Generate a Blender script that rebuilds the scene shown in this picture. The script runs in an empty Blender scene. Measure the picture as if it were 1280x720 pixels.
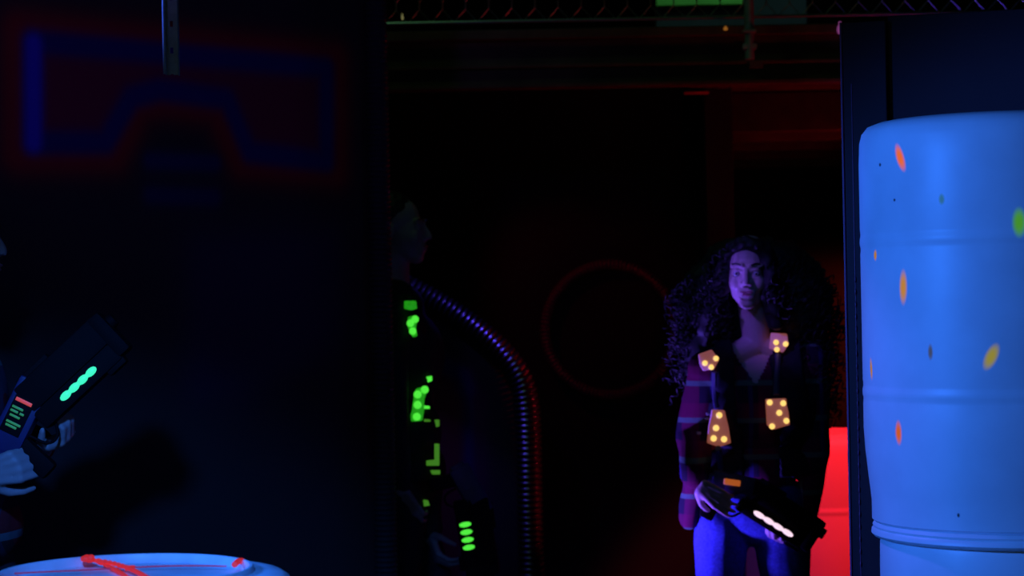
import bpy, bmesh, math, random
import numpy as np
from mathutils import Vector, Matrix, Euler
random.seed(7)
sc = bpy.context.scene
C = sc.collection
PI = math.pi
V = Vector

# ------------------------------------------------------------------ camera
F = 2600.0
CAM = V((0.0, 0.0, 1.42))
ROLL = 0.019; PITCH = 8.0/F
fw = V((0, 1, PITCH)).normalized()
rt = V((1, 0, -ROLL)).normalized()
up = rt.cross(fw).normalized(); rt = fw.cross(up).normalized()
cd = bpy.data.cameras.new('camera'); cam = bpy.data.objects.new('camera', cd); C.objects.link(cam)
M = Matrix(((rt.x, up.x, -fw.x, CAM.x), (rt.y, up.y, -fw.y, CAM.y), (rt.z, up.z, -fw.z, CAM.z), (0, 0, 0, 1)))
cam.matrix_world = M
cd.sensor_width = 36; cd.lens = 36*F/1280; cd.clip_start = 0.05; cd.clip_end = 100
cd.dof.use_dof = True; cd.dof.focus_distance = 4.7; cd.dof.aperture_fstop = 4.5
sc.camera = cam

# ------------------------------------------------------------------ world, exposure
w = bpy.data.worlds.new('world'); sc.world = w; w.use_nodes = True
w.node_tree.nodes['Background'].inputs[0].default_value = (0.03, 0.05, 0.035, 1)
w.node_tree.nodes['Background'].inputs[1].default_value = 1.0
sc.view_settings.view_transform = 'Standard'; sc.view_settings.look = 'None'
sc.view_settings.exposure = 0.0; sc.view_settings.gamma = 1.0
sc.view_settings.use_curve_mapping = False

# ------------------------------------------------------------------ lights
def spot(name, loc, tgt, col, power, size_deg, radius=0.08, blend=0.5):
    l = bpy.data.lights.new(name, 'SPOT'); l.color = col; l.energy = power
    l.spot_size = math.radians(size_deg); l.spot_blend = blend; l.shadow_soft_size = radius
    o = bpy.data.objects.new(name, l); C.objects.link(o); o.location = loc
    o.rotation_euler = (V(tgt)-V(loc)).to_track_quat('-Z', 'Y').to_euler()
    return o
spot('ultraviolet_barrel_light', (-2.2, 2.5, 2.0), (1.08, 4.42, 1.05), (0.030, 0.19, 1.0), 420, 34, 0.16, 0.35)
spot('ultraviolet_front_light', (-0.75, 1.9, 2.2), (-1.0, 4.1, 0.86), (0.035, 0.22, 1.0), 240, 38, 0.08, 0.6)
spot('emblem_light', (-0.9, 2.3, 3.3), (-0.95, 5.6, 2.25), (0.20, 0.10, 1.0), 42, 36, 0.10, 0.8)  # unseen spot added to bring up the wall emblem
spot('ultraviolet_dim_light', (-0.2, 3.2, 2.9), (0.75, 6.4, 1.40), (0.04, 0.16, 1.0), 24, 18, 0.10, 0.9)
spot('violet_side_light', (-0.10, 6.40, 0.34), (0.68, 6.48, 0.94), (0.15, 0.075, 1.0), 125, 60, 0.04, 0.9)
spot('violet_head_light', (-0.62, 5.35, 2.40), (0.735, 6.42, 1.385), (0.17, 0.075, 1.0), 75, 9.5, 0.05, 0.7)  # narrow unseen spot added for the woman's face and neck
spot('red_bracket_light', (1.5, 8.1, 1.3), (0.8, 8.4, 2.2), (1.0, 0.03, 0.06), 3, 60, 0.04, 0.8)  # small added spot that brightens the bracket
spot('channel_light', (-2.3, 3.9, 2.6), (-0.71, 4.3, 2.1), (0.05, 0.13, 1.0), 220, 12, 0.04, 0.8)  # extra spot out of view, added for the channel's bright edge
spot('blue_flood_light', (-0.75, 5.0, 2.6), (0.95, 4.45, 0.50), (0.14, 0.12, 1.0), 70, 34, 0.06, 0.6)
spot('arch_blue_light', (-0.50, 7.22, 2.25), (0.03, 7.42, 0.9), (0.10, 0.05, 1.0), 34, 64, 0.04, 0.8)  # added blue spot hidden by the left wall, for highlights on the pipe
spot('red_flood_light', (1.45, 6.75, 2.62), (1.10, 8.0, 0.50), (1.0, 0.045, 0.060), 410, 30, 0.10, 0.4)
spot('red_side_light', (2.35, 7.15, 1.75), (0.06, 7.46, 0.95), (1.0, 0.02, 0.05), 200, 20, 0.04, 0.6)
spot('red_ring_light', (-0.25, 8.0, 2.0), (0.30, 8.56, 1.35), (1.0, 0.02, 0.05), 5, 60, 0.04, 0.8)  # added red spot without a fixture, for highlights on the pipe ring
spot('red_fascia_light', (1.55, 7.1, 1.2), (0.95, 7.5, 2.2), (1.0, 0.03, 0.06), 9, 80, 0.05, 0.8)  # added red spot hidden by the partition, for the beam's red edges
spot('red_corridor_light', (1.6, 9.0, 1.6), (1.0, 9.6, 2.3), (1.0, 0.03, 0.04), 5, 120, 0.10, 0.8)
spot('red_end_light', (2.7, 10.9, 1.5), (1.95, 12.3, 1.05), (1.0, 0.05, 0.03), 75, 44, 0.10, 0.8)  # added red spot for the glow on the corridor wall
spot('green_fence_light', (-0.6, 6.5, 3.9), (0.2, 7.46, 2.55), (0.35, 1.0, 0.45), 5, 90, 0.10, 0.8)  # green spot added out of view to tint the fence wires
spot('green_upper_light', (1.0, 7.9, 3.7), (0.75, 8.9, 2.9), (0.30, 1.0, 0.60), 11, 80, 0.10, 0.8)

# ------------------------------------------------------------------ pixel -> place
def ray(px, py):
    return (fw*F + rt*(px-640) - up*(py-360))/F
def at(px, py, d):
    return CAM + ray(px, py)*d

# ------------------------------------------------------------------ materials
def mat(name, col, rough=0.6, metal=0.0, emit=None, es=0.0, spec=0.5, noise=None):
    m = bpy.data.materials.new(name); m.use_nodes = True
    nt = m.node_tree; b = nt.nodes['Principled BSDF']
    b.inputs['Base Color'].default_value = (*col, 1); b.inputs['Roughness'].default_value = rough
    b.inputs['Metallic'].default_value = metal; b.inputs['Specular IOR Level'].default_value = spec
    if emit: 
        b.inputs['Emission Color'].default_value = (*emit, 1); b.inputs['Emission Strength'].default_value = es
    if noise:
        sc_, amt = noise
        tc = nt.nodes.new('ShaderNodeTexCoord'); n = nt.nodes.new('ShaderNodeTexNoise')
        n.inputs['Scale'].default_value = sc_; n.inputs['Detail'].default_value = 5
        nt.links.new(tc.outputs['Object'], n.inputs['Vector'])
        r = nt.nodes.new('ShaderNodeMapRange'); r.inputs[1].default_value = .3; r.inputs[2].default_value = .7
        r.inputs[3].default_value = 1-amt; r.inputs[4].default_value = 1+amt*.5
        nt.links.new(n.outputs['Fac'], r.inputs[0])
        mx = nt.nodes.new('ShaderNodeVectorMath'); mx.operation = 'SCALE'; mx.inputs[0].default_value = col
        nt.links.new(r.outputs[0], mx.inputs['Scale']); nt.links.new(mx.outputs[0], b.inputs['Base Color'])
    return m
M_ = {}
M_['wall'] = mat('black painted wall', (0.020, 0.020, 0.022), 0.75, noise=(3, .3), spec=.2)
M_['black'] = mat('matt black wall', (0.007, 0.008, 0.007), 0.85, spec=.1)
M_['panel'] = mat('navy painted board', (0.050, 0.020, 0.032), 0.6, noise=(2, .3), spec=.25)
M_['edge'] = mat('lighter board edge', (0.25, 0.06, 0.17), 0.5)  # lighter and more purple than the boards, for the edge trims
M_['floor'] = mat('dark floor', (0.03, 0.03, 0.03), 0.6, noise=(6, .4))
M_['ceil'] = mat('dark ceiling', (0.012, 0.012, 0.012), 0.9)
M_['wood'] = mat('dark timber', (0.09, 0.05, 0.03), 0.7, noise=(9, .4), spec=.2)
M_['joist'] = mat('painted joist', (0.07, 0.04, 0.04), 0.6, noise=(9, .4))
M_['wire'] = mat('galvanised wire', (0.25, 0.28, 0.25), 0.4, 0.7)
M_['galv'] = mat('galvanised steel', (0.32, 0.35, 0.36), 0.5, 0.3, noise=(30, .3))
M_['pipe'] = mat('black corrugated plastic', (0.005, 0.005, 0.005), 0.26, spec=.7)
M_['pipe_ring'] = mat('dark ring hose', (0.05, 0.03, 0.03), 0.3, spec=.7)
M_['redlit_steel'] = mat('steel in red light', (0.6, 0.06, 0.06), 0.5)  # red light on the bracket is put into its colour
M_['pipe_matte'] = mat('dull corrugated plastic', (0.02, 0.02, 0.025), 0.5, spec=.4)
M_['skin'] = mat('skin', (0.62, 0.42, 0.42), 0.5)
M_['skin_d'] = mat('medium skin', (0.36, 0.28, 0.30), 0.5)
M_['hair'] = mat('dark curly hair', (0.014, 0.010, 0.013), 0.6, noise=(60, .6))
M_['hair_s'] = mat('short dark hair', (0.012, 0.01, 0.01), 0.6, noise=(60, .6))
M_['jeans'] = mat('blue denim', (0.07, 0.10, 0.46), 0.85, noise=(120, .35), spec=.1)
M_['black_cloth'] = mat('black cloth', (0.018, 0.018, 0.03), 0.85, noise=(40, .3), spec=.1)
M_['dark_cloth'] = mat('dark cloth', (0.03, 0.03, 0.04), 0.85, noise=(40, .3), spec=.1)
M_['strap'] = mat('nylon strap', (0.05, 0.05, 0.12), 0.6)
M_['gun'] = mat('navy plastic', (0.028, 0.022, 0.12), 0.45, noise=(20, .2))
M_['gunblk'] = mat('black plastic', (0.005, 0.003, 0.005), 0.7, spec=.12)
M_['trainer'] = mat('shoe canvas', (0.1, 0.1, 0.1), 0.8)
M_['sole'] = mat('shoe sole', (0.3, 0.3, 0.3), 0.7)
M_['eyew'] = mat('eye white', (0.4, 0.4, 0.4), 0.15)
M_['iris'] = mat('dark iris', (0.02, 0.01, 0.01), 0.1)
M_['lips'] = mat('lips', (0.38, 0.12, 0.16), 0.4)
def led(name, col, s): return mat(name, (0.1, 0.1, 0.1), 0.4, emit=col, es=s)
M_['led_o'] = led('orange led', (1.0, 0.62, 0.16), 1.25)
M_['led_w'] = led('white led strip', (1.0, 0.72, 0.85), 1.05)
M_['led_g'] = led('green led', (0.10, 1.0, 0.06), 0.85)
M_['trim_gd'] = led('dim green glowing trim', (0.06, 0.26, 0.015), 0.7)  # vest trim; the green it reflects is put in as emission
M_['led_t'] = led('turquoise led strip', (0.05, 0.95, 0.55), 1.0)
M_['led_pink'] = led('pink bulb', (0.30, 0.06, 0.25), 0.55)
M_['hous_o'] = mat('lit clear housing', (0.55, 0.45, 0.75), 0.3, emit=(0.60, 0.15, 0.06), es=0.33)
M_['hous_g'] = mat('green lit housing', (0.2, 0.5, 0.2), 0.3, emit=(0.02, 0.45, 0.01), es=0.55)
M_['scr_o'] = led('orange display', (0.6, 0.13, 0.02), 0.6)
M_['scr_r'] = led('red display bar', (0.55, 0.05, 0.01), 0.8)
M_['scr_g'] = led('green display glyph', (0.02, 0.22, 0.02), 0.7)
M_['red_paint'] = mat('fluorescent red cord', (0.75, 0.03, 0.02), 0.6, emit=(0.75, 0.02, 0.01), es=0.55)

# ------------------------------------------------------------------ mesh helpers
def link(name, me, m, parent=None):
    o = bpy.data.objects.new(name, me); C.objects.link(o)
    if m is not None:
        for mm in (m if isinstance(m, (list, tuple)) else [m]): me.materials.append(mm)
    if parent is not None: o.parent = parent
    return o
def obj(name, bm, m, parent=None, smooth=True, org=None):
    """bm in world coordinates; org gives the object origin (its parent's origin when parented)"""
    o0 = V((0, 0, 0))
    if org is not None: o0 = V(org)
    elif parent is not None: o0 = V(parent.get('_o', (0, 0, 0)))
    bmesh.ops.translate(bm, verts=bm.verts, vec=-o0)
    me = bpy.data.meshes.new(name); bmesh.ops.recalc_face_normals(bm, faces=bm.faces)
    bm.to_mesh(me); bm.free()
    if smooth:
        for p in me.polygons: p.use_smooth = True
        try: me.set_sharp_from_angle(angle=math.radians(40))
        except Exception: pass
    o = link(name, me, m, parent)
    if parent is None: o.location = o0
    return o
def thing(name, label, cat, loc, group=None):
    o = bpy.data.objects.new(name, None); C.objects.link(o); o.location = loc; o.empty_display_size = .1
    o['label'] = label; o['category'] = cat; o['_o'] = list(loc)
    if group: o['group'] = group
    return o
def tag(o, label, cat, group=None):
    o['label'] = label; o['category'] = cat
    if group: o['group'] = group
    return o
def struct(o): o['kind'] = 'structure'; return o

def box(bm, c, s, rot=None, bev=0.0, mi=0):
    """box centred c with full sizes s; rot a 3x3 / Euler"""
    R = (rot.to_matrix() if isinstance(rot, Euler) else rot) if rot is not None else Matrix.Identity(3)
    t = bmesh.new(); bmesh.ops.create_cube(t, size=1.0)
    for v in t.verts: v.co = V((v.co.x*s[0], v.co.y*s[1], v.co.z*s[2]))
    if bev > 0: bmesh.ops.bevel(t, geom=list(t.edges)+list(t.verts), offset=bev, segments=2, profile=.6, affect='EDGES')
    for v in t.verts: v.co = R @ v.co + V(c)
    merge(bm, t, mi)
def merge(bm, t, mi=0):
    mp = {}
    for v in t.verts: mp[v] = bm.verts.new(v.co)
    for f in t.faces:
        try:
            nf = bm.faces.new([mp[v] for v in f.verts]); nf.material_index = mi
        except ValueError: pass
    t.free()
def frame_of(d):
    d = V(d).normalized(); a = V((0, 0, 1)) if abs(d.z) < .95 else V((1, 0, 0))
    x = d.cross(a).normalized(); y = d.cross(x).normalized()
    return x, y
def cone(bm, p0, r0, p1, r1, n=12, mi=0):
    p0 = V(p0); p1 = V(p1); x, y = frame_of(p1-p0)
    a = [bm.verts.new(p0+(x*math.cos(t)+y*math.sin(t))*r0) for t in [2*PI*i/n for i in range(n)]]
    b = [bm.verts.new(p1+(x*math.cos(t)+y*math.sin(t))*r1) for t in [2*PI*i/n for i in range(n)]]
    for i in range(n):
        f = bm.faces.new((a[i], a[(i+1) % n], b[(i+1) % n], b[i])); f.material_index = mi
    f = bm.faces.new(a[::-1]); f.material_index = mi; f = bm.faces.new(b); f.material_index = mi
def ell(bm, c, r, R=None, n=16, mi=0):
    t = bmesh.new(); bmesh.ops.create_uvsphere(t, u_segments=n, v_segments=max(6, n//2), radius=1.0)
    R = R if R is not None else Matrix.Identity(3)
    if isinstance(r, (int, float)): r = (r, r, r)
    for v in t.verts: v.co = R @ V((v.co.x*r[0], v.co.y*r[1], v.co.z*r[2])) + V(c)
    merge(bm, t, mi)
def cap(bm, p0, r0, p1, r1, n=12):
    cone(bm, p0, r0, p1, r1, n); ell(bm, p0, r0, n=n); ell(bm, p1, r1, n=n)
def lathe(bm, prof, c, n=64, mi=0):
    rings = []
    for r, z in prof:
        if r < 1e-5: rings.append([bm.verts.new(V((0, 0, z))+V(c))])
        else: rings.append([bm.verts.new(V((r*math.cos(2*PI*i/n), r*math.sin(2*PI*i/n), z))+V(c)) for i in range(n)])
    for a, b in zip(rings, rings[1:]):
        for i in range(n):
            j = (i+1) % n
            if len(a) == 1 and len(b) == 1: continue
            if len(a) == 1: f = bm.faces.new((a[0], b[i], b[j]))
            elif len(b) == 1: f = bm.faces.new((a[i], a[j], b[0]))
            else: f = bm.faces.new((a[i], a[j], b[j], b[i]))
            f.material_index = mi
def resample(pts, step):
    pts = [V(p) for p in pts]; out = [pts[0]]; acc = 0.0
    for a, b in zip(pts, pts[1:]):
        L = (b-a).length; d = step-acc
        while d <= L:
            out.append(a.lerp(b, d/L)); d += step
        acc = L-(d-step)
    return out
def smooth_path(pts, it=3):
    pts = [V(p) for p in pts]
    for _ in range(it):
        q = [pts[0]]
        for a, b in zip(pts, pts[1:]): q += [a.lerp(b, .25), a.lerp(b, .75)]
        q.append(pts[-1]); pts = q
    return pts
def sweep(bm, pts, radf, n=16, closed=False, ref=None):
    k = len(pts); rings = []
    for i, p in enumerate(pts):
        if closed: t = pts[(i+1) % k]-pts[i-1]
        else: t = pts[min(i+1, k-1)]-pts[max(i-1, 0)]
        t = t.normalized(); x = (ref or V((0, 1, 0)))
        x = (x - t*x.dot(t)).normalized(); y = t.cross(x)
        r = radf(i)
        rings.append([bm.verts.new(p+(x*math.cos(2*PI*j/n)+y*math.sin(2*PI*j/n))*r) for j in range(n)])
    m = k if closed else k-1
    for i in range(m):
        a = rings[i]; b = rings[(i+1) % k]
        for j in range(n): bm.faces.new((a[j], a[(j+1) % n], b[(j+1) % n], b[j]))
    if not closed: bm.faces.new(rings[0][::-1]); bm.faces.new(rings[-1])
def hose(bm, pts, r, pitch, depth, n=16, closed=False):
    s = 4; q = resample(smooth_path(pts) if not closed else pts, pitch/s)
    if closed:
        q = q[:len(q)//s*s]
    rr = [r, r-depth*.35, r-depth, r-depth*.35]
    sweep(bm, q, lambda i: rr[i % s], n, closed)

def bake(bm, voxel, smooth=2, deform=None, sm_f=.5):
    """union everything in bm into one continuous surface"""
    me = bpy.data.meshes.new('tmp'); bmesh.ops.recalc_face_normals(bm, faces=bm.faces); bm.to_mesh(me); bm.free()
    o = bpy.data.objects.new('tmp', me); C.objects.link(o)
    r = o.modifiers.new('r', 'REMESH'); r.mode = 'VOXEL'; r.voxel_size = voxel
    if smooth:
        s = o.modifiers.new('s', 'SMOOTH'); s.iterations = smooth; s.factor = sm_f
    dg = bpy.context.evaluated_depsgraph_get(); dg.update()
    m2 = bpy.data.meshes.new_from_object(o.evaluated_get(dg))
    bpy.data.objects.remove(o); bpy.data.meshes.remove(me)
    out = bmesh.new(); out.from_mesh(m2); bpy.data.meshes.remove(m2)
    for f in out.faces: f.material_index = 0
    if deform:
        for v in out.verts: v.co = deform(v.co)
    return out
def noise3(p, s):
    from mathutils import noise
    return noise.noise(V(p)*s)

# ================================================================== STRUCTURE
def wall_frame(P, Q):
    P = V((P.x, P.y, 0)); Q = V((Q.x, Q.y, 0)); u = (Q-P).normalized(); n = V((u.y, -u.x, 0))
    return P, u, n, (Q-P).length
def hit(px, py, P, n):
    d = ray(px, py); t = (P-CAM).dot(n)/d.dot(n); return CAM + d*t

def seg_dist(p, segs):
    best = np.full(p.shape[0], 1e9)
    for a, b in segs:
        a = np.array(a); b = np.array(b); ab = b-a
        t = np.clip(((p-a) @ ab)/(ab @ ab), 0, 1)
        d = np.linalg.norm(p-(a+t[:, None]*ab), axis=1); best = np.minimum(best, d)
    return best
def inside(p, poly):
    c = np.zeros(p.shape[0], bool); n = len(poly)
    for i in range(n):
        (x1, y1), (x2, y2) = poly[i], poly[(i+1) % n]
        if y1 == y2: continue
        k = ((p[:, 1] > y1) != (p[:, 1] > y2)) & (p[:, 0] < (x2-x1)*(p[:, 1]-y1)/(y2-y1)+x1)
        c ^= k
    return c
def painted_board(name, poly_uv, P, u, n, th, paints, base=(0.034, 0.026, 0.030), step=0.012, u0=0, u1=1, z0=0, z1=1, mask=None):
    """upright board: a fine grid front whose sprayed paint is stored per vertex, with sides and back"""
    nu = int((u1-u0)/step)+1; nz = int((z1-z0)/step)+1
    us = np.linspace(u0, u1, nu); zs = np.linspace(z0, z1, nz)
    U, Z = np.meshgrid(us, zs); pts = np.stack([U.ravel(), Z.ravel()], 1)
    col = np.tile(np.array(base), (pts.shape[0], 1))
    for segs, wid, soft, c in paints:
        if isinstance(segs, tuple) and segs[0] == 'fill':
            m = inside(pts, segs[1]).astype(float)
            d = seg_dist(pts, list(zip(segs[1], segs[1][1:]+segs[1][:1]))); m = np.where(m > 0, 1.0, np.exp(-(d/soft)**2))
        else:
            d = seg_dist(pts, segs); m = np.exp(-(np.maximum(d-wid, 0)/soft)**2)
        col = col*(1-m[:, None]) + np.array(c)*m[:, None]
    keep = np.ones((nz, nu), bool) if mask is None else mask(pts).reshape(nz, nu)
    bm = bmesh.new(); lay = bm.verts.layers.float_color.new('paint'); grid = {}
    def gv(j, i):
        if (j, i) not in grid: grid[(j, i)] = bm.verts.new(P+u*us[i]+V((0, 0, zs[j])))
        return grid[(j, i)]
    for j in range(nz-1):
        for i in range(nu-1):
            if keep[j, i] and keep[j+1, i] and keep[j, i+1] and keep[j+1, i+1]:
                bm.faces.new((gv(j, i), gv(j, i+1), gv(j+1, i+1), gv(j+1, i)))
    front = list(bm.faces)
    for k, v in grid.items():
        c = col[k[0]*nu+k[1]]; v[lay] = (c[0], c[1], c[2], 1)
    ex = bmesh.ops.extrude_face_region(bm, geom=front)
    nv = [g for g in ex['geom'] if isinstance(g, bmesh.types.BMVert)]
    for v in nv: v.co -= n*th
    m = mat(name+' paint', base, 0.7, noise=None, spec=.2)
    nt = m.node_tree; a = nt.nodes.new('ShaderNodeAttribute'); a.attribute_name = 'paint'
    nt.links.new(a.outputs['Color'], nt.nodes['Principled BSDF'].inputs['Base Color'])
    return obj(name, bm, m, smooth=False)

# floor, ceiling, outer walls
bm = bmesh.new(); box(bm, (0, 6.5, -0.05), (9, 17, 0.1)); struct(obj('floor', bm, M_['floor'], smooth=False))
bm = bmesh.new(); box(bm, (0, 6.5, 4.55), (9, 17, 0.1)); struct(obj('ceiling', bm, M_['ceil'], smooth=False))
bm = bmesh.new(); box(bm, (-4.55, 6.5, 2.25), (0.1, 17, 4.5)); struct(obj('wall_left', bm, M_['wall'], smooth=False))
bm = bmesh.new(); box(bm, (4.55, 6.5, 2.25), (0.1, 17, 4.5)); struct(obj('wall_right', bm, M_['wall'], smooth=False))
bm = bmesh.new(); box(bm, (0, 15.05, 2.25), (9.2, 0.1, 4.5)); struct(obj('wall_end', bm, M_['wall'], smooth=False))

# left arena wall, receding to the right, with the sprayed blue emblem
P, u, n, L = wall_frame(at(35, 300, 5.3), at(405, 300, 6.1)); LW = (P, u, n)
def uvL(px, py):
    h = hit(px, py, P, n); return ((h-P).dot(u), h.z)
uend = uvL(487, 400)[0]
E = [uvL(*p) for p in ((40, 52), (408, 85), (408, 202), (312, 190), (284, 124), (200, 112), (164, 122), (132, 178), (40, 178))]
Eo = [uvL(*p) for p in ((24, 38), (420, 74), (420, 214), (302, 202), (270, 134), (205, 124), (174, 130), (142, 192), (24, 192))]
EL = [uvL(*p) for p in ((255, 318), (412, 312), (410, 420), (300, 470), (255, 470))]
loop = lambda q: list(zip(q, q[1:]+q[:1]))
BL = (0.028, 0.016, 0.15); RDK = (0.10, 0.010, 0.03)
paints = [(loop(Eo), .012, .05, (0.35, 0.014, 0.020)), (('fill', E), 0, .03, (0.22, 0.014, 0.045)),
          (loop(E), .010, .024, BL), ([(uvL(42, 55), uvL(42, 178))], .010, .018, (0.06, 0.03, 0.60)),
          ([(uvL(188, 201), uvL(268, 204))], .008, .02, (0.02, 0.018, 0.10)), ([(uvL(188, 244), uvL(268, 247))], .008, .02, (0.02, 0.018, 0.09)),
          (('fill', EL), 0, .08, (0.034, 0.020, 0.055))]
o = painted_board('wall_arena_left', None, P, u, n, 0.10, paints, u0=-1.6, u1=uend, z0=0, z1=2.9); struct(o)

# back wall (behind ring) and arch board
BW = 8.6
xb0 = at(430, 400, BW).x; xb1 = at(900, 400, BW).x
bm = bmesh.new(); box(bm, ((xb0+xb1)/2-1.2, BW+.06, 1.15), (xb1-xb0+2.4, 0.12, 2.3)); struct(obj('wall_back', bm, M_['black'], smooth=False))
bm = bmesh.new(); box(bm, (2.4, 12.36, 1.15), (4.2, 0.12, 2.3)); struct(obj('wall_corridor', bm, M_['wall'], smooth=False))

AD = 7.5
path_px = [(488, 352), (512, 362), (560, 388), (600, 416), (632, 446), (652, 476), (659, 510), (661, 560), (662, 640), (664, 720), (666, 860)]
Pa, ua, na, _ = wall_frame(at(300, 400, AD), at(700, 400, AD))
def uvA(px, py):
    h = hit(px, py, Pa, na); return ((h-Pa).dot(ua), h.z)
apoly = [uvA(*p) for p in path_px[:-1]] + [(uvA(664, 720)[0], 0.0), (0.0, 0.0), (0.0, uvA(488, 352)[1]+.02)]
in1 = [uvA(*p) for p in ((500, 440), (545, 448), (578, 470), (588, 500), (590, 560), (590, 720), (590, 900))]
in2 = [uvA(*p) for p in ((598, 500), (600, 560), (601, 720), (601, 900))]
inF = in1 + [uvA(500, 900)]
o = painted_board('wall_arch', None, Pa, ua, na, 0.05,
    [(('fill', inF), 0, .03, (0.20, 0.016, 0.04)), (list(zip(in1, in1[1:])), .008, .025, (0.02, 0.015, 0.14)), (list(zip(in2, in2[1:])), .004, .03, (0.07, 0.012, 0.05))],
    base=(0.026, 0.026, 0.032), u0=0, u1=uvA(670, 500)[0], z0=0, z1=2.0, mask=lambda p: inside(p, apoly)); struct(o)

# right arena partition: narrow face board + recessed board
PR, uR, nR, LR = wall_frame(at(1057, 300, 5.06), at(1280, 300, 4.94))
def onR(px, py): return hit(px, py, PR, nR)
zt = onR(1057, 28).z
def board(bm, x0, x1, z0, z1, y0, th, bev=.003):
    Rm = Matrix((uR, V((0, 0, 1)).cross(uR), V((0, 0, 1)))).transposed()
    c = PR + uR*((x0+x1)/2) - nR*(y0+th/2) + V((0, 0, (z0+z1)/2)); box(bm, (c.x, c.y, c.z), (x1-x0, th, z1-z0), Rm, bev)
w1 = (onR(1108, 100)-PR).dot(uR)
bm = bmesh.new(); board(bm, 0.0, w1, 0, zt, 0, .09); 
o = struct(obj('wall_right_partition', bm, M_['panel'], smooth=False))
bm = bmesh.new(); board(bm, w1+.004, 1.6, 0, zt+.012, .02, .06)
struct(obj('wall_right_partition_board', bm, M_['panel'], smooth=False))
bm = bmesh.new(); board(bm, -0.0045, 0.0, 0, zt, -.004, .03, .001)
t_ = obj('trim_1', bm, M_['edge'], smooth=False); struct(t_)
bm = bmesh.new()
x, y = uR, nR
board(bm, .0205, .0222, 0, zt-.15, -.002, .002, .0005)
for k in range(24):
    c = PR + uR*.0213 + nR*.003; ell(bm, (c.x, c.y, 1.42-.03*k*1.0+.02), (.0016, .002, .007), n=8)
struct(obj('trim_2', bm, M_['edge']))

# mezzanine: fascia beam, deck, joists, posts
YB = 7.5
def zat(py, d, px=770): return at(px, py, d).z
x0 = -1.6; x1 = 2.6
zb0 = zat(108, YB); zb1 = zat(47, YB); zmid = zat(81, YB)
bm = bmesh.new()
box(bm, ((x0+x1)/2, YB+.03, (zb0+zb1)/2), (x1-x0, .05, zb1-zb0), bev=.002)
box(bm, ((x0+x1)/2, YB-.005, zmid), (x1-x0, .03, .012), bev=.002)
box(bm, ((x0+x1)/2, YB+.02, zb0+.006), (x1-x0, .10, .014), bev=.002)
o = obj('beam_fascia', bm, M_['wood'], smooth=False); struct(o)
bm = bmesh.new(); box(bm, ((x0+x1)/2, 9.2+.1, zb1-.02), (x1-x0, 3.4, .05)); struct(obj('mezzanine_deck', bm, M_['wood'], smooth=False))
zj = zb1-.05
for k, yy in enumerate((9.15, 9.75, 10.4, 11.1, 11.9)):
    bm = bmesh.new(); box(bm, (1.75, yy, zj-.09), (1.9, .05, .17), bev=.004); o = struct(obj('ceiling_joist', bm, M_['joist'], smooth=False))
# short diagonal brace below the fascia
bm = bmesh.new(); a = at(945, 80, YB-.02); b = at(902, 106, 8.3)
Rd = (b-a).to_track_quat('X', 'Z').to_matrix(); box(bm, (a+b)/2+V((0, 0, -.0)), ((b-a).length, .05, .03), Rd, .003)
tag(obj('roof_brace', bm, M_['joist'], smooth=False), 'diagonal red-lit brace under the overhead beam left of the right partition', 'brace')
# dark column behind the woman
a = at(880, 200, 8.5); b = at(915, 200, 8.5); zc = zat(106, 8.45)
bm = bmesh.new(); box(bm, ((a.x+b.x)/2, 8.5, zj/2-.01), (b.x-a.x, .11, zj-.02), bev=.006)
struct(obj('column', bm, M_['ceil'], smooth=False))
bm = bmesh.new(); a = at(862, 107, 8.4); b = at(948, 108, 8.4); box(bm, ((a.x+b.x)/2, 8.40, a.z), (b.x-a.x, .05, .010), bev=.002)
box(bm, ((a.x+b.x)/2-.11, 8.42, a.z-.028), (.10, .03, .008), bev=.002)
tag(obj('metal_bracket', bm, M_['redlit_steel'], smooth=False), 'thin red-lit metal bracket across the head of the dark column', 'bracket')

# upstairs wall boards behind the fence (green one, grey-teal one)
M_['greenboard'] = mat('pale green board', (0.35, 0.80, 0.18), 0.7, noise=(4, .3))
M_['tealboard'] = mat('grey teal board', (0.05, 0.035, 0.085), 0.7, noise=(4, .3))
UD = 8.9
a = at(820, 8, UD); b = at(935, 8, UD)
bm = bmesh.new(); box(bm, ((a.x+b.x)/2, UD, a.z+.45), (b.x-a.x, .04, .9), bev=.004)
tag(obj('sign_board', bm, M_['greenboard'], smooth=False), 'bright green-lit board behind the wire fence at the top', 'board')
a2 = at(1010, 8, UD); zlow = at(900, 42, UD).z
bm = bmesh.new(); box(bm, ((a.x+a2.x)/2, UD+.05, (zlow+a.z+.9)/2), (a2.x-a.x, .04, a.z+.9-zlow), bev=.004)
tag(obj('wall_board', bm, M_['tealboard'], smooth=False), 'dull grey-teal board standing behind the green-lit board upstairs', 'board')

# ------------------------------------------------------------------ fence
FD = 7.46
fz0 = zat(24, FD)
fr = thing('wire_fence', 'galvanised chicken wire fence on the edge of the upper deck', 'fence', (0, FD, fz0))
bm = bmesh.new(); cell = .083; hgt = .075; strand = []
nx = int((x1-x0)/cell)
for row in range(12):
    z = fz0+row*hgt
    for i in range(nx):
        xx = x0+i*cell+(cell/2 if row % 2 else 0)
        A = V((xx, FD, z)); B = V((xx+cell/2, FD, z+hgt*.62)); Cc = V((xx+cell, FD, z)); D = V((xx+cell/2, FD, z+hgt))
        jit = lambda v: v+V((0, 0, 0))
        cone(bm, A, .0016, B, .0016, 4); cone(bm, Cc, .0016, B, .0016, 4); cone(bm, B, .0024, D, .0024, 4)
obj('wire_mesh', bm, M_['wire'], fr)
bm = bmesh.new(); cone(bm, (x0, FD, fz0), .006, (x1, FD, fz0), .006, 8); obj('bottom_wire', bm, M_['wire'], fr)
zr = zat(40, FD)
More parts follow.
